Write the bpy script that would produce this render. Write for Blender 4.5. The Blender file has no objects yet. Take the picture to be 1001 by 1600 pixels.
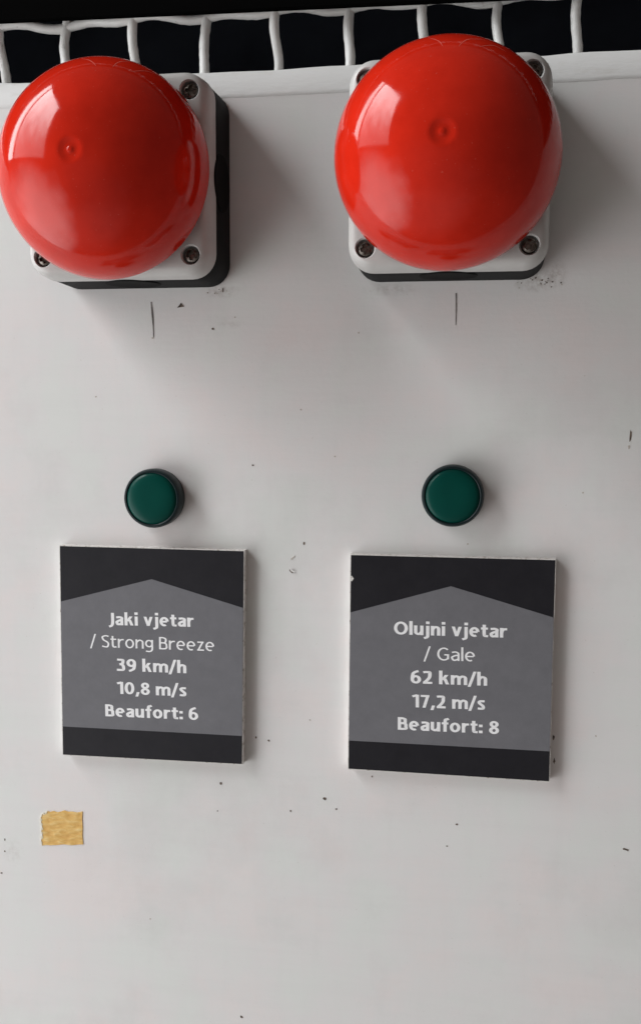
import bpy, bmesh, math, random
from mathutils import Matrix, Vector
random.seed(7)
sc = bpy.context.scene
COL = sc.collection
R = math.radians

# ------------------------------------------------------------------ camera
# working frame: x right, y up, z out of the panel towards the camera, in millimetres; V() turns it into Blender metres
def V(x, y, z):
    return Vector((x, -z, y)) * 0.001
F_PX, PW, PH = 1595.34, 1001, 1600
CAM = Vector((71.12, 24.17, 397.66))
PITCH, YAW, ROLL = -0.0973, 0.165, 0.0041
ROT = Matrix.Rotation(YAW, 3, 'Y') @ Matrix.Rotation(PITCH, 3, 'X') @ Matrix.Rotation(ROLL, 3, 'Z')
SW = Matrix(((1, 0, 0), (0, 0, -1), (0, 1, 0)))
cam_d = bpy.data.cameras.new('camera'); cam = bpy.data.objects.new('camera', cam_d); COL.objects.link(cam)
cam_d.sensor_fit = 'VERTICAL'; cam_d.sensor_height = 36; cam_d.sensor_width = 24
cam_d.lens = 36 * F_PX / PH
cam_d.clip_start = 0.01; cam_d.clip_end = 50
cam.matrix_world = Matrix.Translation(V(*CAM)) @ (SW @ ROT).to_4x4()
sc.camera = cam

# ------------------------------------------------------------------ light: a window high on the left, dim room around
w = bpy.data.worlds.new('World'); sc.world = w; w.use_nodes = True
bg = w.node_tree.nodes['Background']
bg.inputs[0].default_value = (1.0, 0.85, 0.77, 1); bg.inputs[1].default_value = 0.098
def area(name, cx, cy, cz, sx, sy, target, power, col):
    l = bpy.data.lights.new(name, 'AREA'); l.shape = 'RECTANGLE'; l.size = sx; l.size_y = sy
    l.energy = power; l.color = col
    o = bpy.data.objects.new(name, l); COL.objects.link(o)
    loc = V(cx, cy, cz); o.location = loc
    o.rotation_euler = (V(*target) - loc).to_track_quat('-Z', 'Y').to_euler()
    return o
def lamp_view(o, kind):                     # what the lamp's face shows: 'trees' = bright sky above a ragged dim treeline, 'soft' = fades out towards its border
    l = o.data; l.use_nodes = True; N = l.node_tree.nodes; L = l.node_tree.links
    em = N['Emission']; g = N.new('ShaderNodeNewGeometry'); sp = N.new('ShaderNodeSeparateXYZ'); L.new(g.outputs['Parametric'], sp.inputs[0])
    def m(op, p, q=None):
        x = N.new('ShaderNodeMath'); x.operation = op
        for i, val in enumerate((p, q)):
            if val is None: continue
            if hasattr(val, 'links'): L.new(val, x.inputs[i])
            else: x.inputs[i].default_value = val
        return x.outputs[0]
    def step(val, lo, hi, a, b):
        x = N.new('ShaderNodeMapRange'); x.interpolation_type = 'SMOOTHSTEP'; L.new(val, x.inputs[0])
        for i, t in enumerate((lo, hi, a, b)): x.inputs[i + 1].default_value = t
        return x.outputs[0]
    if kind == 'trees':
        n = N.new('ShaderNodeTexNoise'); n.inputs['Scale'].default_value = 5; n.inputs['Detail'].default_value = 5; L.new(g.outputs['Parametric'], n.inputs['Vector'])
        t = m('ADD', m('ADD', sp.outputs[TV], m('MULTIPLY', m('SUBTRACT', n.outputs['Fac'], .5), .55)), m('MULTIPLY', sp.outputs[TU], TK))
        f = step(t, .05, .85, .25, 1.3)
    else:
        dx = m('SUBTRACT', sp.outputs[0], .5); dy = m('SUBTRACT', sp.outputs[1], .5)
        d = m('SQRT', m('ADD', m('MULTIPLY', dx, dx), m('MULTIPLY', dy, dy)))
        n = N.new('ShaderNodeTexNoise'); n.inputs['Scale'].default_value = 4.5; n.inputs['Detail'].default_value = 4; L.new(g.outputs['Parametric'], n.inputs['Vector'])
        d = m('ADD', d, m('MULTIPLY', m('SUBTRACT', n.outputs['Fac'], .5), .35))
        f = step(d, .12, .55, 1.7, 0)
    L.new(f, em.inputs['Strength'])
TU, TV, TK = 0, 1, 0.0
# the window stands in the side wall at x = -1.5 m; a thin bar divides it
lamp_view(area('window_light', -1500, 1230, 775, 1.21, 1.66, (0, 1230, 775), 58, (0.96, 0.985, 1.0)), 'trees')
area('window_light_narrow', -1500, 1230, 0, 0.20, 1.66, (0, 1230, 0), 9, (0.96, 0.985, 1.0))
# below it the side is open on to bright ground
lamp_view(area('open_side_light', -1050, -560, 420, 2.2, 1.9, (0, -350, 250), 25, (0.985, 0.99, 1.0)), 'soft')
lamp_view(area('front_fill_light', -700, -1100, 1700, 5.6, 4.4, (0, -100, 0), 5, (0.99, 0.99, 1.0)), 'soft')  # large soft fill, added unseen low in front
# an unseen fill added below to lift the lower panel
lamp_view(area('low_fill_light', -350, -1050, 650, 2.6, 1.6, (0, -200, 0), 1.5, (1.0, 0.97, 0.94)), 'soft')
vs = sc.view_settings
vs.view_transform = 'Standard'; vs.look = 'None'; vs.exposure = 0.28; vs.gamma = 1; vs.use_curve_mapping = False

# ------------------------------------------------------------------ helpers
def ray(u, v):
    d = ROT @ Vector(((u - PW / 2) / F_PX, -(v - PH / 2) / F_PX, -1)); return d
def wall(u, v, z=0.0):                      # pixel of the photograph -> point of the plane z = const
    d = ray(u, v); t = (z - CAM.z) / d.z
    return CAM + d * t
def obj(name, bm, mat, parent=None, smooth=False, angle=None):
    me = bpy.data.meshes.new(name)
    bmesh.ops.recalc_face_normals(bm, faces=bm.faces)
    bm.to_mesh(me); bm.free()
    o = bpy.data.objects.new(name, me); COL.objects.link(o)
    if mat: me.materials.append(mat)
    if smooth:
        me.polygons.foreach_set('use_smooth', [True] * len(me.polygons))
        if angle:
            me.set_sharp_from_angle(angle=R(angle))
    if parent: o.parent = parent
    return o
def thing(name, label, cat, x, y, z=0, group=None):
    o = bpy.data.objects.new(name, None); COL.objects.link(o); o.empty_display_size = 0.01
    o.location = V(x, y, z); o['label'] = label; o['category'] = cat
    if group: o['group'] = group
    return o
def bake(o):                                # apply the modifiers of o
    dg = bpy.context.evaluated_depsgraph_get()
    me = bpy.data.meshes.new_from_object(o.evaluated_get(dg))
    o.modifiers.clear(); o.data = me
def lathe(bm, prof, n=64, c=(0, 0, 0)):     # prof: (radius, z) list along the panel's normal
    rings = []
    for r, z in prof:
        if r < 1e-6:
            rings.append([bm.verts.new(V(c[0], c[1], c[2] + z))])
        else:
            rings.append([bm.verts.new(V(c[0] + r * math.cos(2 * math.pi * i / n), c[1] + r * math.sin(2 * math.pi * i / n), c[2] + z)) for i in range(n)])
    for a, b in zip(rings, rings[1:]):
        if len(a) == 1 and len(b) == 1: continue
        for i in range(n):
            j = (i + 1) % n
            if len(a) == 1: bm.faces.new((a[0], b[i], b[j]))
            elif len(b) == 1: bm.faces.new((a[i], a[j], b[0]))
            else: bm.faces.new((a[i], a[j], b[j], b[i]))
    return rings
def rrect(w_, h_, r, n=8):
    pts = []
    for sx, sy, a0 in ((1, 1, 0), (-1, 1, 90), (-1, -1, 180), (1, -1, 270)):
        for i in range(n + 1):
            a = R(a0 + 90 * i / n)
            pts.append((sx * (w_ / 2 - r) + r * math.cos(a), sy * (h_ / 2 - r) + r * math.sin(a)))
    return pts
def loft(bm, secs):                         # secs: list of (points, z), capped
    rings = [[bm.verts.new(V(x, y, z)) for x, y in pts] for pts, z in secs]
    n = len(rings[0])
    for a, b in zip(rings, rings[1:]):
        for i in range(n):
            j = (i + 1) % n; bm.faces.new((a[i], a[j], b[j], b[i]))
    bm.faces.new(rings[0][::-1]); bm.faces.new(rings[-1])
def tube(bm, path, r, n=10):
    rings = []
    for k, p in enumerate(path):
        p = Vector(p); t = (Vector(path[min(k + 1, len(path) - 1)]) - Vector(path[max(k - 1, 0)])).normalized()
        a = t.cross(Vector((0.31, 0.22, 0.92))).normalized(); b = t.cross(a)
        rk = r * (1 + random.uniform(-.05, .05))
        rings.append([bm.verts.new(V(*(p + (a * math.cos(2 * math.pi * i / n) + b * math.sin(2 * math.pi * i / n)) * rk))) for i in range(n)])
    for a, b in zip(rings, rings[1:]):
        for i in range(n):
            j = (i + 1) % n; bm.faces.new((a[i], a[j], b[j], b[i]))
    bm.faces.new(rings[0]); bm.faces.new(rings[-1][::-1])
def slab(bm, pts, z0, z1):                  # prism over a polygon in the panel's plane
    a = [bm.verts.new(V(x, y, z0)) for x, y in pts]; b = [bm.verts.new(V(x, y, z1)) for x, y in pts]
    n = len(pts)
    bm.faces.new(a[::-1]); bm.faces.new(b)
    for i in range(n):
        j = (i + 1) % n; bm.faces.new((a[i], a[j], b[j], b[i]))

def smooth_path(P, n=7):                     # Catmull-Rom through the points
    Q = [P[0]] + list(P) + [P[-1]]; out = []
    for i in range(1, len(Q) - 2):
        p0, p1, p2, p3 = Q[i - 1], Q[i], Q[i + 1], Q[i + 2]
        for k in range(n):
            t = k / n
            out.append(tuple(.5 * (2 * p1[d] + (p2[d] - p0[d]) * t + (2 * p0[d] - 5 * p1[d] + 4 * p2[d] - p3[d]) * t * t + (3 * p1[d] - p0[d] - 3 * p2[d] + p3[d]) * t ** 3) for d in (0, 1)))
    return out + [tuple(P[-1])]

# ------------------------------------------------------------------ materials
def mat(name, col, rough=0.5, metal=0.0, spec=0.5, coat=0.0, coat_rough=0.05):
    m = bpy.data.materials.new(name); m.use_nodes = True
    b = m.node_tree.nodes['Principled BSDF']
    b.inputs['Base Color'].default_value = (*col, 1); b.inputs['Roughness'].default_value = rough
    b.inputs['Metallic'].default_value = metal; b.inputs['Specular IOR Level'].default_value = spec
    b.inputs['Coat Weight'].default_value = coat; b.inputs['Coat Roughness'].default_value = coat_rough
    return m, m.node_tree.nodes, m.node_tree.links, b
def coords(N, L, scale):
    tc = N.new('ShaderNodeTexCoord'); mp = N.new('ShaderNodeMapping'); mp.inputs['Scale'].default_value = scale
    L.new(tc.outputs['Object'], mp.inputs['Vector']); return mp.outputs[0]
def noise(N, L, vec, scale, detail=4, rough=.5):
    n = N.new('ShaderNodeTexNoise'); n.inputs['Scale'].default_value = scale; n.inputs['Detail'].default_value = detail
    n.inputs['Roughness'].default_value = rough; L.new(vec, n.inputs['Vector']); return n.outputs['Fac']
def ramp(N, L, fac, stops):
    r = N.new('ShaderNodeValToRGB'); e = r.color_ramp.elements
    while len(e) < len(stops): e.new(.5)
    for k, (p, c) in zip(e, stops):
        k.position = p; k.color = (*c, 1) if len(c) == 3 else c
    L.new(fac, r.inputs[0]); return r.outputs[0]
def mix(N, L, a, b, fac, mode='MIX'):
    x = N.new('ShaderNodeMix'); x.data_type = 'RGBA'; x.blend_type = mode
    for s, val in ((x.inputs[6], a), (x.inputs[7], b), (x.inputs[0], fac)):
        if hasattr(val, 'links'): L.new(val, s)
        elif isinstance(val, tuple): s.default_value = (*val, 1)
        else: s.default_value = val
    return x.outputs[2]
def math_(N, L, op, a, b=None):
    x = N.new('ShaderNodeMath'); x.operation = op
    for i, val in enumerate((a, b)):
        if val is None: continue
        if hasattr(val, 'links'): L.new(val, x.inputs[i])
        else: x.inputs[i].default_value = val
    return x.outputs[0]
def bump(N, L, b, h, strength, dist, prev=None):
    x = N.new('ShaderNodeBump'); x.inputs['Strength'].default_value = strength; x.inputs['Distance'].default_value = dist
    L.new(h, x.inputs['Height'])
    if prev: L.new(prev, x.inputs['Normal'])
    L.new(x.outputs[0], b.inputs['Normal']); return x.outputs[0]

# panel paint: off-white, brushed and rolled, faintly blotched, grime where the boxes meet it
M_PANEL, N, L, b = mat('panel_paint', (.74, .73, .72), .48, spec=.35)
v1 = coords(N, L, (1, 1, 1)); v2 = coords(N, L, (.22, 1, 2.6))
c = ramp(N, L, noise(N, L, v1, 26, 5, .6), [(.36, (.785, .742, .733)), (.5, (.760, .750, .742)), (.64, (.748, .764, .742))])
c = mix(N, L, c, (.93, .93, .93), ramp(N, L, noise(N, L, coords(N, L, (2.2, 1, .35)), 70, 4, .6), [(.48, (0, 0, 0)), (.72, (.2, .2, .2))]), 'MULTIPLY')
c = mix(N, L, c, (.93, .93, .93), ramp(N, L, noise(N, L, v2, 60, 5, .6), [(.46, (0, 0, 0)), (.70, (.25, .25, .25))]), 'MULTIPLY')
c = mix(N, L, c, (.87, .865, .86), ramp(N, L, noise(N, L, v1, 11, 6, .68), [(.50, (0, 0, 0)), (.68, (.55, .55, .55))]), 'MULTIPLY')
c = mix(N, L, c, (.80, .78, .75), ramp(N, L, noise(N, L, v1, 900, 2), [(.70, (0, 0, 0)), (.78, (.7, .7, .7))]), 'MULTIPLY')
tc = N.new('ShaderNodeTexCoord')
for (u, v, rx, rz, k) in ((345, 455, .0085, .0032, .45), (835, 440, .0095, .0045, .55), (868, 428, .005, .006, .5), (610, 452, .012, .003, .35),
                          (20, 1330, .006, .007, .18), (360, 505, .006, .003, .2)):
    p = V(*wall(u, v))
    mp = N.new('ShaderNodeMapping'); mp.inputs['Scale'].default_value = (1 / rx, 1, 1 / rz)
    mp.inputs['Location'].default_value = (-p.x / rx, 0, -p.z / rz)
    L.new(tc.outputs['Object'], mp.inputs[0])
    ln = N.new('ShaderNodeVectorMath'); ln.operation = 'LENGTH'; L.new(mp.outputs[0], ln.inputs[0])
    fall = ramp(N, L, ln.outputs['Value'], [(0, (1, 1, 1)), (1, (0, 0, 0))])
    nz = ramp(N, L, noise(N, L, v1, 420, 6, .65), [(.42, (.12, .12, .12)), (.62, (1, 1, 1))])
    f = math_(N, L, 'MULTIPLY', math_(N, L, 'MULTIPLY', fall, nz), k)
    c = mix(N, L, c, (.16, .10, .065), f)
L.new(c, b.inputs['Base Color'])
n1 = bump(N, L, b, noise(N, L, v2, 170, 4, .6), .09, .0005)
bump(N, L, b, noise(N, L, v1, 560, 5, .62), .15, .00035, n1)

M_TRIM, N, L, b = mat('trim_paint', (.74, .745, .735), .42)
v1 = coords(N, L, (.35, 1, 1))
c = ramp(N, L, noise(N, L, v1, 240, 5, .7), [(.3, (.66, .65, .63)), (.45, (.71, .71, .70))])
L.new(c, b.inputs['Base Color']); bump(N, L, b, noise(N, L, v1, 330, 6, .65), .35, .0006)

M_WIRE, N, L, b = mat('wire_paint', (.60, .60, .58), .45)
v1 = coords(N, L, (1, 1, 1))
L.new(ramp(N, L, noise(N, L, v1, 320, 5, .65), [(.28, (.56, .55, .53)), (.40, (.78, .78, .76)), (.7, (.82, .82, .80))]), b.inputs['Base Color'])
bump(N, L, b, noise(N, L, v1, 420, 5, .6), .45, .0007)

M_VOID, N, L, b = mat('dark_interior_paint', (.006, .0065, .009), .9, spec=.1)
L.new(ramp(N, L, noise(N, L, coords(N, L, (1, 1, 1)), 18, 4), [(.3, (.005, .006, .009)), (.7, (.016, .018, .024))]), b.inputs['Base Color'])
M_RAIL, N, L, b = mat('black_rail_paint', (.003, .003, .003), .9, spec=.0)
bump(N, L, b, noise(N, L, coords(N, L, (1, 1, 1)), 300, 3), .1, .0005)

M_RED, N, L, b = mat('red_plastic', (.62, .024, .012), .12, spec=.27)
v1 = N.new('ShaderNodeNewGeometry').outputs['Position']
L.new(ramp(N, L, noise(N, L, v1, 70, 4, .6), [(.3, (.50, .015, .005)), (.7, (.60, .021, .008))]), b.inputs['Base Color'])
c = b.inputs['Base Color'].links[0].from_socket
c = mix(N, L, c, (.60, .14, .11), ramp(N, L, noise(N, L, v1, 1300, 2), [(.70, (0, 0, 0)), (.76, (.35, .35, .35))]))     # dust
L.new(c, b.inputs['Base Color'])
L.new(ramp(N, L, noise(N, L, v1, 160, 6, .65), [(.3, (.05, .05, .05)), (.75, (.14, .14, .14))]), b.inputs['Roughness'])
bump(N, L, b, noise(N, L, v1, 60, 2), .10, .0006)

M_REFLECTION = mat('reflection_red', (.70, .13, .10), .5)[0]  # pale red that paints reflected wires on the domes
M_COVER, N, L, b = mat('grey_plastic', (.50, .495, .48), .42)
v1 = coords(N, L, (1, 1, 1))
L.new(ramp(N, L, noise(N, L, v1, 90, 5, .6), [(.3, (.47, .46, .445)), (.6, (.52, .515, .50))]), b.inputs['Base Color'])
bump(N, L, b, noise(N, L, v1, 1500, 2), .08, .0002)
M_BASE, N, L, b = mat('charcoal_plastic', (.009, .0092, .010), .6, spec=.05)
bump(N, L, b, noise(N, L, coords(N, L, (1, 1, 1)), 900, 2), .12, .0002)
M_PLUG, N, L, b = mat('black_rubber', (.003, .003, .003), .7, spec=.08)
bump(N, L, b, noise(N, L, coords(N, L, (1, 1, 1)), 700, 2), .12, .0002)
M_STEEL, N, L, b = mat('screw_steel', (.42, .38, .34), .34, metal=1)
v1 = coords(N, L, (1, 1, 1))
L.new(ramp(N, L, noise(N, L, v1, 700, 4, .7), [(.35, (.07, .055, .045)), (.6, (.30, .27, .245))]), b.inputs['Base Color'])
M_GREEN, N, L, b = mat('green_lens', (.0004, .07, .045), .36, spec=.07, coat=.15, coat_rough=.12)
L.new(ramp(N, L, noise(N, L, coords(N, L, (1, 1, 1)), 60, 3), [(.3, (.0002, .046, .036)), (.7, (.0003, .058, .044))]), b.inputs['Base Color'])
M_BEZEL, N, L, b = mat('black_bezel', (.003, .013, .015), .40, spec=.25)
bump(N, L, b, noise(N, L, coords(N, L, (1, 1, 1)), 800, 2), .08, .0002)
M_CORE, N, L, b = mat('white_board_core', (.72, .70, .67), .6)
v1 = coords(N, L, (1, 1, 1))
L.new(ramp(N, L, noise(N, L, v1, 500, 5, .7), [(.34, (.30, .25, .21)), (.46, (.70, .68, .65)), (.7, (.76, .74, .72))]), b.inputs['Base Color'])
bump(N, L, b, noise(N, L, v1, 700, 4), .6, .0005)
def print_mat(name, lo, hi, rough):
    m, N, L, b = mat(name, hi, rough, spec=.25)
    v1 = coords(N, L, (1, 1, 1))
    L.new(ramp(N, L, noise(N, L, v1, 130, 6, .7), [(.3, lo), (.7, hi)]), b.inputs['Base Color'])
    bump(N, L, b, noise(N, L, v1, 1400, 3), .06, .0002)
    return m
M_DARKPRINT = print_mat('dark_print', (.011, .0105, .014), (.0165, .016, .020), .45)
M_GREYPRINT = print_mat('grey_print', (.152, .152, .165), (.180, .180, .194), .45)
M_TEXT = print_mat('white_print', (.88, .88, .89), (.95, .95, .96), .5)
M_TAPE, N, L, b = mat('masking_tape', (.60, .36, .10), .5)
v1 = coords(N, L, (.3, 1, 1))
tn = noise(N, L, v1, 700, 3, .5)
L.new(ramp(N, L, tn, [(.30, (.66, .36, .085)), (.5, (.74, .45, .12)), (.70, (.84, .60, .24))]), b.inputs['Base Color'])
bump(N, L, b, tn, .9, .0006)
M_TAPE_EDGE = mat('torn_tape_fibre', (.74, .68, .52), .7)[0]
M_MARK, N, L, b = mat('dark_mark', (.03, .024, .02), .8)
L.new(ramp(N, L, noise(N, L, coords(N, L, (1, 1, 1)), 900, 4), [(.35, (.045, .035, .03)), (.7, (.24, .18, .14))]), b.inputs['Base Color'])
M_FAINT = mat('faint_mark', (.50, .46, .41), .8)[0]
M_PENCIL, N, L, b = mat('pencil_lead', (.10, .09, .085), .6)
L.new(ramp(N, L, noise(N, L, coords(N, L, (1, 1, .4)), 700, 3), [(.35, (.05, .04, .04)), (.75, (.34, .31, .29))]), b.inputs['Base Color'])
M_CHIP = mat('lifted_paint', (.80, .79, .77), .5)[0]

# ------------------------------------------------------------------ the setting: painted panel, its bevelled top edge, dark interior
bm = bmesh.new()
YB = 145.6; YT = 156.6
prof = [(-560, 0), (YB, 0), (YB, -22), (-560, -22)]
ends = [[bm.verts.new(V(x, y, z)) for y, z in prof] for x in (-520, 520)]
for i in range(4):
    j = (i + 1) % 4; bm.faces.new((ends[0][i], ends[0][j], ends[1][j], ends[1][i]))
bm.faces.new(ends[0]); bm.faces.new(ends[1][::-1])
panel = obj('panel', bm, M_PANEL); panel['kind'] = 'structure'
# the bevelled edge runs in small segments so that its line wavers as hand-painted timber does
bm = bmesh.new(); rows = []
for i in range(131):
    x = -520 + 8 * i
    e = 0.22 * math.sin(x * .071) + 0.16 * math.sin(x * .19 + 1) + random.uniform(-.12, .12)
    e2 = 0.25 * math.sin(x * .05 + 2) + random.uniform(-.18, .18)
    rows.append([bm.verts.new(V(x, y, z)) for y, z in ((YB - .6 + e2, .02), (YB + e2, .15), (YB + 1.0 + e2, .1), (YT - 1.2 + e, -3.0), (YT - .3 + e, -3.8), (YT + e, -4.8), (YT + e, -22), (YB - .6, -22))])
for a, c_ in zip(rows, rows[1:]):
    for i in range(8):
        j = (i + 1) % 8; bm.faces.new((a[i], a[j], c_[j], c_[i]))
bm.faces.new(rows[0]); bm.faces.new(rows[-1][::-1])
trim = obj('edge_trim', bm, M_TRIM, panel, smooth=True, angle=40)

bm = bmesh.new()                            # the dark space behind the mesh: back, floor, ceiling and two sides
for q in ([(-520, -100, -220), (520, -100, -220), (520, 420, -220), (-520, 420, -220)],
          [(-520, -100, -220), (520, -100, -220), (520, -100, -23), (-520, -100, -23)],
          [(-520, 420, -220), (520, 420, -220), (520, 420, -23), (-520, 420, -23)],
          [(-520, -100, -220), (-520, 420, -220), (-520, 420, -23), (-520, -100, -23)],
          [(520, -100, -220), (520, 420, -220), (520, 420, -23), (520, -100, -23)]):
    bm.faces.new([bm.verts.new(V(*p)) for p in q])
o = obj('dark_interior', bm, M_VOID); o['kind'] = 'structure'

# ------------------------------------------------------------------ woven wire mesh
MZ = -26.0
def atz(x, y, z0=-10.0): # fitted at z0, moved along its sight line to the mesh's plane
    k = (CAM.z - MZ) / (CAM.z - z0); return CAM.x + (x - CAM.x) * k, CAM.y + (y - CAM.y) * k
mesh = thing('wire_mesh', 'off-white painted woven wire mesh with crimped wires above the panel', 'wire mesh', 0, 150, MZ)
PX = [wall(u, v, MZ).x for u, v in ((5, 90), (103, 75), (211, 70), (320, 65), (432, 60), (545, 55), (661, 50), (778, 45), (901, 40))]
step = (PX[-1] - PX[0]) / 8
xs = [PX[0] - step * k for k in range(9, 0, -1)] + PX + [PX[-1] + step * k for k in range(1, 9)]
y0 = wall(100, 38.5, MZ).y
ys = [y0 + step * k for k in range(-2, 6)]
WR = 1.95
for i, x in enumerate(xs):
    bm = bmesh.new(); path = []
    ph = random.uniform(-.4, .4); am = random.uniform(.45, .95)
    y = ys[0] - 12
    while y < ys[-1] + 12:
        t = (y - ys[0]) / step * math.pi
        path.append((x + am * math.sin(2 * t + ph) + .25 * math.sin(t * 1.3 + i), y - 150, 1.9 * math.cos(t) * (1 if i % 2 else -1))); y += 1.8
    tube(bm, path, WR * random.uniform(.95, 1.05), 12)
    obj('wire', bm, M_WIRE, mesh, smooth=True)
for j, y in enumerate(ys):
    bm = bmesh.new(); path = []; x = xs[0] - 12
    ph = random.uniform(-.4, .4)
    while x < xs[-1] + 12:
        t = (x - xs[0]) / step * math.pi
        path.append((x, y - 150 + .9 * math.sin(2 * t + ph) + .3 * math.sin(t * .7 + j), -1.9 * math.cos(t) * (-1 if j % 2 else 1))); x += 1.8
    tube(bm, path, WR * random.uniform(.95, 1.05), 12)
    obj('wire', bm, M_WIRE, mesh, smooth=True)

# black rail in front of the mesh
p0 = wall(0, 37.5, -22); p1 = wall(800, 1, -22)
sl = (p1.y - p0.y) / (p1.x - p0.x)
bm = bmesh.new()
f_ = lambda x: p0.y + sl * (x - p0.x)
secs = []
for x in (-520, 520):
    secs.append([bm.verts.new(V(x, f_(x) + dy, z)) for dy, z in ((0, -22), (0, -19.6), (.4, -19), (119, -19), (119.6, -19.6), (120, -22))])
for i in range(6):
    j = (i + 1) % 6; bm.faces.new((secs[0][i], secs[0][j], secs[1][j], secs[1][i]))
bm.faces.new(secs[0]); bm.faces.new(secs[1][::-1])
o = obj('black_rail', bm, M_RAIL); o['label'] = 'matt black rail across the wire mesh above the panel'; o['category'] = 'rail'

# ------------------------------------------------------------------ red dome push buttons on square boxes
BW, BH, ZM, ZF = 70.6, 73.0, 22.0, 32.2
SA, SB = 28.5, 29.0
DR, DZ, DH = 38.3, 39.4, 31.2
def make_button(x, y, label, dx, reflection_arcs):     # dx: how far the dome sits off the box's middle
    t = thing('push_button', label, 'push button', x, y, 0, 'red dome push buttons')
    # base
    bm = bmesh.new()
    loft(bm, [(rrect(BW - 1.6, BH - .2, 8), -.3), (rrect(BW - .4, BH + .8, 8.6), .8), (rrect(BW - .4, BH - .2, 9), ZM - 1.6), (rrect(BW - 1.6, BH - 1.6, 8.5), ZM - .8), (rrect(BW - 1.6, BH - 1.6, 8.5), ZM + 1)])
    obj('enclosure_base', bm, M_BASE, t, smooth=True, angle=30)
    # cover with four screw holes
    bm = bmesh.new()
    secs = [(rrect(BW - .8, BH - .8, 8.6), ZM - .8), (rrect(BW, BH, 9), ZM - .3), (rrect(BW, BH, 9), ZM + 1.0)]
    for k in range(7):
        a = R(90 * k / 6)
        ins = 3.4 * (1 - math.cos(a)) * .9
        secs.append((rrect(BW - .6 - 2 * ins, BH - .6 - 2 * ins, 9 - ins * .6), ZM + 4.6 + (ZF - ZM - 4.6) * math.sin(a)))
    secs.append((rrect(BW - 9, BH - 9, 6), ZF + .12))
    loft(bm, secs)
    cv = obj('enclosure_cover', bm, M_COVER, t, smooth=True, angle=30)
    bm = bmesh.new()
    for sx in (-1, 1):
        for sy in (-1, 1):
            rr = lathe(bm, [(0, -3.2), (3.3, -3.2), (3.3, -.55), (3.75, .05), (3.75, 2), (0, 2)], 28, (sx * SA, sy * SB, ZF))
    cut = obj('cut', bm, None, t)
    md = cv.modifiers.new('holes', 'BOOLEAN'); md.object = cut; md.operation = 'DIFFERENCE'; md.solver = 'EXACT'
    bpy.context.view_layer.update(); bake(cv); bpy.data.objects.remove(cut)
    cv.data.materials.clear(); cv.data.materials.append(M_COVER)
    cv.data.set_sharp_from_angle(angle=R(30))
    # knock-out plugs on the four sides
    for k in range(4):
        bm = bmesh.new()
        lathe(bm, [(0, .15), (8.2, .2), (9.6, .35), (10.4, .3), (10.8, -.1), (10.9, -2.5), (0, -2.5)], 40)
        o = obj('knockout_plug', bm, M_PLUG, t, smooth=True, angle=40)
        # lathe axis is the panel normal; turn it to face sideways
        half = (BW if k % 2 == 0 else BH) / 2 + .12
        ang = k * math.pi / 2
        d = Vector((math.cos(ang), math.sin(ang)))
        o.location = V(d.x * half, d.y * half, 13.4)
        o.rotation_euler = V(0, 0, 1).to_track_quat('-Y', 'Z').to_euler()
        o.rotation_mode = 'QUATERNION'
        o.rotation_quaternion = Vector((0, -1, 0)).rotation_difference(Vector((d.x, 0, d.y)))
    # screws with a cross recess
    for sx in (-1, 1):
        for sy in (-1, 1):
            bm = bmesh.new()
            lathe(bm, [(2.65, -3.3), (2.7, -1.7), (2.5, -1.3), (1.8, -1.0), (0, -.85)], 28)
            s = obj('screw', bm, M_STEEL, t, smooth=True, angle=40)
            bm = bmesh.new(); a = 1.85; q = .62
            slab(bm, [(a, -q), (a, q), (q * 1.25, q * 1.25), (q, a), (-q, a), (-q * 1.25, q * 1.25), (-a, q), (-a, -q), (-q * 1.25, -q * 1.25), (-q, -a), (q, -a), (q * 1.25, -q * 1.25)], -2.8, 1)
            cut = obj('cut', bm, None)
            md = s.modifiers.new('cross', 'BOOLEAN'); md.object = cut; md.solver = 'EXACT'; md.operation = 'DIFFERENCE'
            bpy.context.view_layer.update(); s.parent = None; bpy.context.view_layer.update(); bake(s); s.parent = t
            bpy.data.objects.remove(cut)
            s.data.materials.clear(); s.data.materials.append(M_STEEL); s.data.set_sharp_from_angle(angle=R(40))
            s.location = V(sx * SA, sy * SB, ZF); s.rotation_euler = (0, random.uniform(0, 1.5), 0)
    # collar and stem under the dome
    bm = bmesh.new()
    DC = (dx, 0, 0)
    lathe(bm, [(0, ZF - 1), (19, ZF - 1), (19, ZF + 2.5), (17.5, ZF + 3.4), (14, ZF + 3.4), (14, DZ + 8), (0, DZ + 8)], 56, DC)
    obj('collar', bm, M_BASE, t, smooth=True, angle=35)
    # dome: half an ellipsoid, rolled rim, dimple with a moulding pip at the crown
    bm = bmesh.new(); prof = []
    dim = [(0, -.25), (.25, -.35), (.45, -.3), (.75, -.55), (1.3, -.75), (2.2, -.55), (3.0, -.12), (3.5, .06), (4.2, .05), (5.2, 0)]
    zr = lambda r: DZ + DH * math.sqrt(max(0, 1 - (r / DR) ** 2))
    for r, d in dim: prof.append((r * 1.25, zr(r * 1.25) + d * .7))
    for k in range(1, 41):
        a = math.asin(6.5 / DR) + (math.pi / 2 - math.asin(6.5 / DR)) * k / 40
        prof.append((DR * math.sin(a), DZ + DH * math.cos(a)))
    prof += [(DR, DZ - 1.2), (DR - .15, DZ - 2.0), (DR - .7, DZ - 2.5), (DR - 1.6, DZ - 2.6), (DR - 2.4, DZ - 2.0), (DR - 2.8, DZ)]
    for k in range(1, 14):
        a = math.pi / 2 * k / 13
        prof.append(((DR - 2.8) * math.cos(a), DZ + (DH - 2.8) * math.sin(a)))
    prof[-1] = (0, prof[-1][1])
    lathe(bm, prof, 120, DC)
    obj('button_dome', bm, M_RED, t, smooth=True, angle=60)
    # pale arcs painted in for reflections of the wires, near the crown's upper rim
    bx, by = x + dx, y
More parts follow.
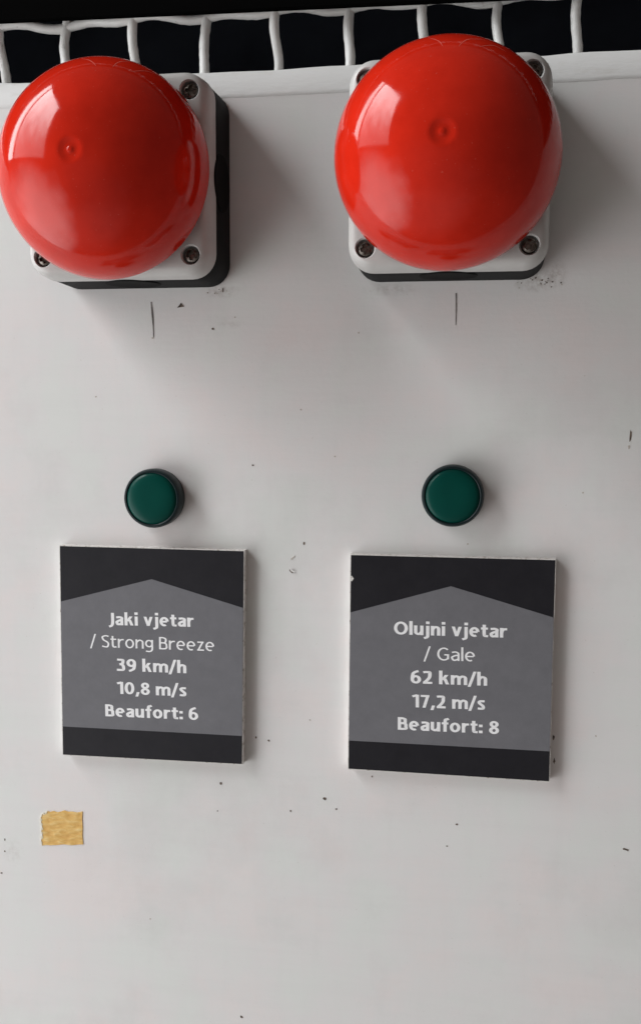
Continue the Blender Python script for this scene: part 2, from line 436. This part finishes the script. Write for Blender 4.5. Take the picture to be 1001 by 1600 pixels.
    def on_dome(u, v):
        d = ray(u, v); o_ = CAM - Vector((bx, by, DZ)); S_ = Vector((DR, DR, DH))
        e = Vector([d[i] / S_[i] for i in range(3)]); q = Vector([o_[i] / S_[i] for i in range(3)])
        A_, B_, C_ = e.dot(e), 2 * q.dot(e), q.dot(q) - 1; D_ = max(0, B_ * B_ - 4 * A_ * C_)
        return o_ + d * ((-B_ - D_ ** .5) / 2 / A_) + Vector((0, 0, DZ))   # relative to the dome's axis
    for arc_ in reflection_arcs:
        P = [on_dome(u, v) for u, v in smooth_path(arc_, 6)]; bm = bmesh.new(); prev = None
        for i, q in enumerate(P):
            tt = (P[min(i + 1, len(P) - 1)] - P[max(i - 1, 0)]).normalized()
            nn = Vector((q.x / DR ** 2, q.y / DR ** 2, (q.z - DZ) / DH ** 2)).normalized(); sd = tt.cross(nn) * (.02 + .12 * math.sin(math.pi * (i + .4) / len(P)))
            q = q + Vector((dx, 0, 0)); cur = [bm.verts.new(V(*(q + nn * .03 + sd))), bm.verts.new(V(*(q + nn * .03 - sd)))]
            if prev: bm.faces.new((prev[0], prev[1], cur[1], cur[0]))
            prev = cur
        obj('reflection_arc', bm, M_REFLECTION, t)
    return t
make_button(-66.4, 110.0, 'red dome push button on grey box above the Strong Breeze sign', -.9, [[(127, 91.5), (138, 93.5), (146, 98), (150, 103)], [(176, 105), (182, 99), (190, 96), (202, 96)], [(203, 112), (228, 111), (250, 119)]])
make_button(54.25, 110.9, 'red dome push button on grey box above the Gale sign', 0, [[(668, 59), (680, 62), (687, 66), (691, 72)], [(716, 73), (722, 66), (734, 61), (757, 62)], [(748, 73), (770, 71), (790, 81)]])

# ------------------------------------------------------------------ green indicator lights
def make_light(x, y, label):
    t = thing('indicator_light', label, 'indicator light', x, y, 0, 'green indicator lights')
    bm = bmesh.new()
    lathe(bm, [(0, -.5), (11.6, -.5), (11.7, 1.2), (11.9, 1.6), (11.9, 5.6), (11.6, 6.8), (11.2, 7.4), (10.7, 7.5), (10.4, 7.3), (10.3, 5), (0, 5)], 72)
    obj('bezel', bm, M_BEZEL, t, smooth=True, angle=40)
    bm = bmesh.new(); prof = [(10.28, 4.9), (10.28, 7.0)]
    for k in range(9):
        r = 10.1 * (1 - k / 8); prof.append((r, 7.3 + 1.0 * (1 - (r / 10.1) ** 4) ** .8))
    lathe(bm, prof, 72)
    obj('lens', bm, M_GREEN, t, smooth=True, angle=50)
p = wall(246, 777); make_light(p.x, p.y, 'round green indicator light in black bezel above the Strong Breeze sign')
p = wall(707.5, 773); make_light(p.x, p.y, 'round green indicator light in black bezel above the Gale sign')

# ------------------------------------------------------------------ wind signs
SWD, SHT, ST = 78.4, 87.8, 4.0
def arc(cx, cy, rx, ry, a0, a1, n=28):
    return [(cx + rx * math.cos(R(a0 + (a1 - a0) * k / n)), cy + ry * math.sin(R(a0 + (a1 - a0) * k / n))) for k in range(n + 1)]
def stroke(P, w, closed=False):              # centre line -> (left, right) outline, thinner across than down
    n = len(P); Lf, Rt = [], []
    for i in range(n):
        a = P[(i - 1) % n] if closed else P[max(i - 1, 0)]; b = P[(i + 1) % n] if closed else P[min(i + 1, n - 1)]
        dx, dy = b[0] - a[0], b[1] - a[1]; l = math.hypot(dx, dy) or 1
        nx, ny = -dy / l * w / 2, dx / l * w / 2 * .8
        Lf.append((P[i][0] + nx, P[i][1] + ny)); Rt.append((P[i][0] - nx, P[i][1] - ny))
    return ('strip', Lf, Rt, closed)
def para(p, q, w):                           # slanted stroke cut off level at both ends
    dx, dy = q[0] - p[0], q[1] - p[1]; hw = w / 2 * math.hypot(dx, dy) / abs(dy) * .93
    return ('strip', [(p[0] - hw, p[1]), (q[0] - hw, q[1])], [(p[0] + hw, p[1]), (q[0] + hw, q[1])], False)
def glyph(ch, w):
    h, v, x = w / 2, w * .4, .74
    S = lambda *P: stroke(P, w); C = lambda *P: stroke(smooth_path(P), w)
    stem = lambda cx, a, b: S((cx, a), (cx, b))
    arch = lambda x0, x1: C((x0, .40), (x0 + .05, .55), ((x0 + x1) / 2 + .02, x - v), (x1 - .02, .58), (x1, .42), (x1, .2), (x1, 0))
    dot = lambda cx, y: stroke([(cx, y - w * .5), (cx, y + w * .5)], w * 1.08)
    if ch == ' ': return [], .22
    if ch == 'o': return [stroke(arc(.32, x / 2, .32 - h, x / 2 - v + .01, 0, 360)[:-1], w, True)], .64
    if ch == 'O': return [stroke(arc(.43, .5, .43 - h, .51 - v, 0, 360)[:-1], w, True)], .86
    if ch == '0': return [stroke(arc(.32, .5, .32 - h, .51 - v, 0, 360)[:-1], w, True)], .64
    if ch == 'a': return [C((.06, x - .10), (.17, x - v - .01), (.30, x - v), (.46 - h * .3, x - .14), (.53 - h, .46), (.53 - h, .2), (.53 - h, 0)),
                          C((.53 - h, .43 - v * .2), (.30, .44 - v * .4), (h + .02, .32 - v * .3), (h, .2), (.16, v), (.30, v + .01), (.53 - h, .17))], .53
    if ch == 'J': return [C((.36 - h, 1), (.36 - h, .7), (.36 - h, .35), (.34 - h, .10), (.20 - h * .4, -.06), (0, -.12))], .36
    if ch == 'k': return [stem(h, 0, 1.07), para((w - .01, .33), (.55 - h, x), w * .95), para((w + .13, .46), (.60 - h, 0), w)], .60
    if ch == 'i': return [stem(h, 0, x), dot(h, .97)], w
    if ch == 'l': return [stem(h, 0, 1.07)], w
    if ch == 'j': return [C((.07 + h, x), (.07 + h, .4), (.07 + h, .05), (.04 + h, -.14), (-.06, -.23)), dot(.07 + h, .97)], .07 + w
    if ch == 'v': return [para((h, x), (.31, 0), w), para((.62 - h, x), (.31, 0), w)], .62
    if ch == 'e': return [stroke([(h * 1.2, .37), (.60 - h, .37)], w * .9), stroke(arc(.31, x / 2, .31 - h, x / 2 - v + .01, 2, 300), w)], .62
    if ch == 't': return [C((.09 + h, .95), (.09 + h, .6), (.09 + h, .28), (.12 + h, .10), (.20 + h, v), (.43, .07)), S((0, x - v), (.42, x - v))], .43
    if ch == 'r': return [stem(h, 0, x), C((h, .38), (h + .06, .56), (.26, x - v - .02), (.43, x - v - .01))], .43
    if ch == 'S': return [C((.51, .90), (.38, 1 - v), (.25, 1 - v), (h + .01, .87), (h, .75), (.15, .60), (.38, .46), (.54 - h, .34), (.54 - h, .20), (.40, v), (.25, v - .01), (.03, .10))], .54
    if ch == 's': return [C((.43, .66), (.31, x - v), (.20, x - v), (h + .01, .60), (h + .02, .50), (.24, .38), (.44 - h, .27), (.45 - h, .17), (.32, v), (.20, v - .01), (.02, .09))], .45
    if ch == 'n': return [stem(h, 0, x), arch(h, .58 - h)], .58
    if ch == 'h': return [stem(h, 0, 1.07), arch(h, .58 - h)], .58
    if ch == 'm': return [stem(h, 0, x), arch(h, .50 - h * .2), arch(.50 - h * .2, 1.0 - h * 1.4)], 1.0 - h * .4
    if ch == 'u': return [stem(.58 - h, 0, x), C((h, x), (h, .5), (h, .32), (h + .02, .16), (.29 - .02, v), (.53 - h, .19), (.58 - h, .34))], .58
    if ch == 'g': return [stroke(arc(.29, .43, .29 - h, .31 - v, 0, 360)[:-1], w, True), C((.58 - h, x), (.58 - h, .4), (.58 - h, .05), (.52 - h, -.14), (.29, -.27 + v), (.06, -.19))], .58
    if ch == 'B': return [stem(h, 0, 1), C((h, 1 - v), (.28, 1 - v), (.44, .94 - v), (.55 - h, .77), (.44, .58), (.28, .53), (h, .53)), C((h, .53), (.30, .53), (.48, .47), (.60 - h, .28), (.50, .07 + v * .5), (.30, v), (h, v))], .60
    if ch == 'z': return [S((.03, x - v), (.48, x - v)), para((.10, v * 1.2), (.40, x - v * 1.2), w), S((.02, v), (.50, v))], .50
    if ch == '3': return [C((.05, .93), (.18, 1 - v), (.30, 1 - v), (.50 - h * .8, .89), (.52 - h, .76), (.42 - h * .4, .60), (.20, .54)), C((.20, .54), (.36, .53), (.53 - h, .42), (.56 - h, .28), (.46 - h * .3, .10), (.26, v), (.02, .08))], .56
    if ch == '2': return [C((.04, .89), (.16, 1 - v), (.30, 1 - v), (.50 - h * .8, .90), (.53 - h, .73), (.44 - h * .4, .50), (.25, .26), (.11, .10)), S((.02, v), (.57, v))], .57
    if ch == '7': return [S((.02, 1 - v), (.55, 1 - v)), para((.55 - h, 1 - v), (.22, 0), w)], .56
    if ch == '1': return [stem(.22 + h, 0, 1), C((.02, .86), (.14, .90), (.22 + h, .96))], .22 + w
    if ch == '6': return [stroke(arc(.31, .32, .31 - h, .33 - v, 0, 360)[:-1], w, True), C((h, .32), (h + .01, .55), (.17, .80), (.34, .93), (.47, .97))], .62
    if ch == '9': return [stroke(arc(.31, .68, .31 - h, .33 - v, 0, 360)[:-1], w, True), C((.62 - h, .68), (.61 - h, .45), (.45, .20), (.28, .07), (.15, .03))], .62
    if ch == '8': return [stroke(arc(.30, .75, .275 - h, .26 - v, 0, 360)[:-1], w * .96, True), stroke(arc(.30, .27, .30 - h, .28 - v, 0, 360)[:-1], w, True)], .60
    if ch == ',': return [para((.16, .20), (.06, -.17), w * .95)], .24
    if ch == ':': return [dot(h, .11), dot(h, .58)], w
    if ch == '/': return [para((.02, -.13), (.36, 1.07), w * .9)], .40
    if ch == 'f': return [C((.10 + h, 0), (.10 + h, .4), (.10 + h, .75), (.13 + h, .95), (.24 + h, 1.07 - v), (.42, 1.04)), S((0, x - v), (.40, x - v))], .40
    if ch == 'G': return [stroke(arc(.42, .5, .42 - h, .51 - v, 48, 318), w), S((.74 - h, .10), (.74 - h, .48)), S((.44, .50 - v), (.74, .50 - v))], .76
def text_mesh(s, bold):                      # letters of painted strokes, cap height 1
    w = .205 if bold else .132; pen = 0; bm = bmesh.new(); k = 0
    for ch in s:
        st, adv = glyph(ch, w)
        for _, Lf, Rt, closed in st:
            z = .006 * (k % 5); k += 1
            a = [bm.verts.new((pen + p[0], p[1], z)) for p in Lf]; b = [bm.verts.new((pen + p[0], p[1], z)) for p in Rt]
            n = len(a)
            for i in range(n if closed else n - 1):
                j = (i + 1) % n; bm.faces.new((a[i], b[i], b[j], a[j]))
        pen += adv + (.085 if bold else .10)
    me = bpy.data.meshes.new('lettering'); bm.to_mesh(me); bm.free()
    return me
def make_sign(corners, lines, arrow, band, label, chip):
    # corners in mm from the photograph's pixels on the sign's front plane
    P = [wall(u, v, ST) for u, v in corners]
    c0 = sum(P, Vector()) / 4
    t = thing('wind_sign', label, 'sign', c0.x, c0.y, 0, 'wind force signs')
    Q = [(p.x - c0.x, p.y - c0.y) for p in P]           # TL TR BR BL
    bm = bmesh.new(); slab(bm, Q, -.2, ST)
    bmesh.ops.subdivide_edges(bm, edges=[e for e in bm.edges if e.calc_length() > .03], cuts=24)
    for v in bm.verts:
        if v.co.y > -ST * .0009 and v.co.y < -.0004: pass
        v.co += Vector((random.uniform(-1, 1), 0, random.uniform(-1, 1))) * .00005
    obj('board', bm, M_CORE, t)
    ins = .30
    def inset(q): 
        s = (SWD / 2 - ins) / (SWD / 2); return (q[0] * s, q[1] * s)
    I = [inset(q) for q in Q]
    bm = bmesh.new()
    if chip:                                             # a bite out of the dark film at the left edge
        e = lambda k: (I[3][0] + (I[0][0] - I[3][0]) * k, I[3][1] + (I[0][1] - I[3][1]) * k)
        a, m_, b_ = e(.880), e(.893), e(.905)
        slab(bm, [I[0], I[1], I[2], I[3], a, (a[0] + .5, a[1]), (m_[0] + 1.2, m_[1]), (b_[0] + .4, b_[1]), b_], ST - .05, ST + .10)
    else:
        slab(bm, I, ST - .05, ST + .10)
    obj('printed_film', bm, M_DARKPRINT, t)
    loc = lambda u, v: ((wall(u, v, ST + .2) - c0).x, (wall(u, v, ST + .2) - c0).y)
    A = [loc(*q) for q in (arrow + band)]
    # keep the field's sides on the film's sides
    lx = lambda y: I[3][0] + (I[0][0] - I[3][0]) * (y - I[3][1]) / (I[0][1] - I[3][1])
    rx = lambda y: I[2][0] + (I[1][0] - I[2][0]) * (y - I[2][1]) / (I[1][1] - I[2][1])
    A[0] = (lx(A[0][1]), A[0][1]); A[2] = (rx(A[2][1]), A[2][1]); A[3] = (rx(A[3][1]), A[3][1]); A[4] = (lx(A[4][1]), A[4][1])
    bm = bmesh.new(); slab(bm, A, ST + .03, ST + .18)
    obj('arrow_field', bm, M_GREYPRINT, t)
    for s, bold, (ul, vl), (ur, vr) in lines:            # baseline ends in pixels
        a = loc(ul, vl); b_ = loc(ur, vr)
        me = text_mesh(s, bold)
        xs_ = [v.co.x for v in me.vertices]; x0, x1 = min(xs_), max(xs_)
        L_ = math.hypot(b_[0] - a[0], b_[1] - a[1]); ca, sa = (b_[0] - a[0]) / L_, (b_[1] - a[1]) / L_
        sx = L_ / (x1 - x0); sy = 5.1
        for v in me.vertices:
            X, Y = (v.co.x - x0) * sx, v.co.y * sy
            v.co = V(a[0] + X * ca - Y * sa, a[1] + X * sa + Y * ca, ST + .22 + v.co.z)
        o = bpy.data.objects.new('lettering', me); COL.objects.link(o); o.parent = t
        me.materials.clear(); me.materials.append(M_TEXT); o['label'] = 'white printed words ' + s
    return t
make_sign([(93, 852), (382, 860), (379, 1195), (98, 1180)],
    [('Jaki vjetar', True, (170, 976.5), (303, 979.5)), ('/ Strong Breeze', False, (141, 1010.5), (335, 1017.5)), ('39 km/h', True, (183, 1048), (291.5, 1052)),
     ('10,8 m/s', True, (183, 1084), (291.5, 1088)), ('Beaufort: 6', True, (165, 1119), (310, 1125))],
    [(95, 940), (237, 905), (380, 950)], [(379, 1150), (98, 1135)],
    'dark grey square sign reading Jaki vjetar / Strong Breeze', False)
make_sign([(547, 866), (868, 874), (858, 1222), (543, 1202)],
    [('Olujni vjetar', True, (615, 991), (791.5, 996.5)), ('/ Gale', False, (661, 1031), (741.5, 1033.5)), ('62 km/h', True, (641, 1067.5), (760.5, 1071.5)),
     ('17,2 m/s', True, (643, 1105), (757, 1109)), ('Beaufort: 8', True, (621, 1140), (779, 1147))],
    [(546, 957), (704, 916), (865, 965)], [(858, 1174), (543, 1157)],
    'dark grey square sign reading Olujni vjetar / Gale', True)

# ------------------------------------------------------------------ scrap of masking tape
outline = [(64.5, 1277), (67, 1271), (71, 1272), (75, 1267), (79, 1268.5), (84, 1267), (90, 1269), (96, 1268), (101, 1266), (107, 1268), (114, 1268), (121, 1269.5), (128, 1268),
           (129.5, 1268), (129, 1280), (129.8, 1293), (129.3, 1305), (130.5, 1319), (122, 1319.5), (112, 1320.5), (101, 1319), (92, 1319.8), (80, 1320.5), (72, 1320), (66.5, 1321), (65, 1312), (67, 1304), (65, 1298), (66.5, 1291), (64.8, 1284)]
pc = wall(98, 1295)
t = thing('tape_scrap', 'small torn scrap of yellow masking tape stuck on the panel', 'tape', pc.x, pc.y, 0)
pts = [((wall(u, v) - pc).x, (wall(u, v) - pc).y) for u, v in outline]
bm = bmesh.new(); slab(bm, pts, -.05, .22)
obj('tape', bm, M_TAPE, t)
bm = bmesh.new()
for i in list(range(24, 30)) + [0, 1, 2]:               # pale torn fibres along the ragged edge
    a = Vector(pts[i % 30]); c_ = Vector(pts[(i + 1) % 30]); n_ = Vector((-(c_ - a).y, (c_ - a).x)).normalized()
    if n_.dot(a) > 0: n_ = -n_
    n_ = -n_
    m_ = (a + c_) / 2 + n_ * random.uniform(.25, .6)
    slab(bm, [tuple(a), tuple(m_), tuple(c_), tuple((a + c_) / 2 - n_ * random.uniform(.35, .8))], .0, .34)
obj('torn_edge', bm, M_TAPE_EDGE, t)

# ------------------------------------------------------------------ small marks on the panel
def blot(name, u, v, ru, rv, m, h=.10, jag=.35, n=9, rot=0):
    p = wall(u, v); k = .22; pts = []
    for i in range(n):
        a = 2 * math.pi * i / n; q = 1 + random.uniform(-jag, jag)
        x, y = ru * k * q * math.cos(a), rv * k * q * math.sin(a)
        pts.append((p.x + x * math.cos(rot) - y * math.sin(rot), p.y + x * math.sin(rot) + y * math.cos(rot)))
    bm = bmesh.new(); slab(bm, pts, -.05, h); return obj(name, bm, m, panel)
for u, v, ru, rv in ((333, 514, 2.2, 2), (395, 727, 2, 1.6), (475, 849, 1.7, 2.8), (345, 1224, 2.4, 2), (507, 1248, 3.2, 2.4), (525, 1264, 2, 1.6), (454, 1267, 1.8, 1.5),
                     (400, 1152, 1.7, 1.9), (420, 1157, 2, 1.9), (713, 1288, 2, 1.8), (698, 1322, 2, 1.2), (377, 1589, 2.6, 2.4), (340, 1267, 1.3, 1.3), (8, 1330, 1.4, 1.6), (3, 1364, 1.8, 1.8),
                     (8, 1312, 1, 2.5), (864, 1152, 2, 4), (865, 1189, 1.8, 5), (581, 1213, 1.4, 1.6)):
    blot('paint_speck', u, v, ru, rv, M_MARK)
for u, v in ((367, 496), (484, 1125), (235, 1436), (730, 850), (523, 713), (930, 1150), (560, 520), (470, 640), (150, 620), (910, 770)):
    blot('paint_speck', u, v, 1.5, 1.4, M_FAINT)
blot('paint_speck', 976, 1327, 6, 1.9, M_MARK, rot=-.3)
blot('paint_speck', 984, 681, 1.5, 9, M_MARK, rot=-.05); blot('paint_speck', 982, 698, 2, 3.5, M_FAINT)
def poly(name, px, m, h=.1):
    bm = bmesh.new(); slab(bm, [tuple(wall(u, v))[:2] for u, v in px], -.05, h); return obj(name, bm, m, panel)
poly('paint_speck', [(283, 473), (288, 479), (283, 480), (277, 481)], M_MARK)
poly('pencil_mark', [(235.5, 472), (237.5, 472), (239.5, 487), (240.5, 500), (241, 527), (239.8, 527), (238.3, 503), (236.5, 488)], M_PENCIL)
blot('pencil_mark', 239, 528, 2.2, 1.5, M_FAINT)
poly('pencil_mark', [(711, 458), (713.2, 458), (713.2, 485), (712, 508), (711, 508), (711, 482)], M_PENCIL)
poly('paint_speck', [(452, 889), (455, 893), (460, 895), (456, 895.5), (452, 892)], M_MARK)
poly('lifted_flake', [(455, 889), (459, 892), (462, 893), (459, 894.5), (455, 892)], M_CHIP, .5)
poly('lifted_flake', [(454, 873), (461, 868), (460, 870.5), (455, 875)], M_FAINT, .15)
# dark grit under the lower right corners of both boxes
for k in range(20):
    u = random.gauss(838, 20); v = random.gauss(440, 6)
    if v > 433 + max(0, (u - 845)) * -.6: blot('grit', u, v, random.uniform(.6, 1.7), random.uniform(.5, 1.4), M_MARK if random.random() < .55 else M_FAINT, n=6)
for k in range(12):
    u = random.gauss(345, 12); v = random.gauss(457, 4)
    if v > 452: blot('grit', u, v, random.uniform(.6, 1.6), random.uniform(.5, 1.4), M_MARK if random.random() < .4 else M_FAINT, n=6)
blot('grit', 348, 454, 1.3, 4, M_MARK)
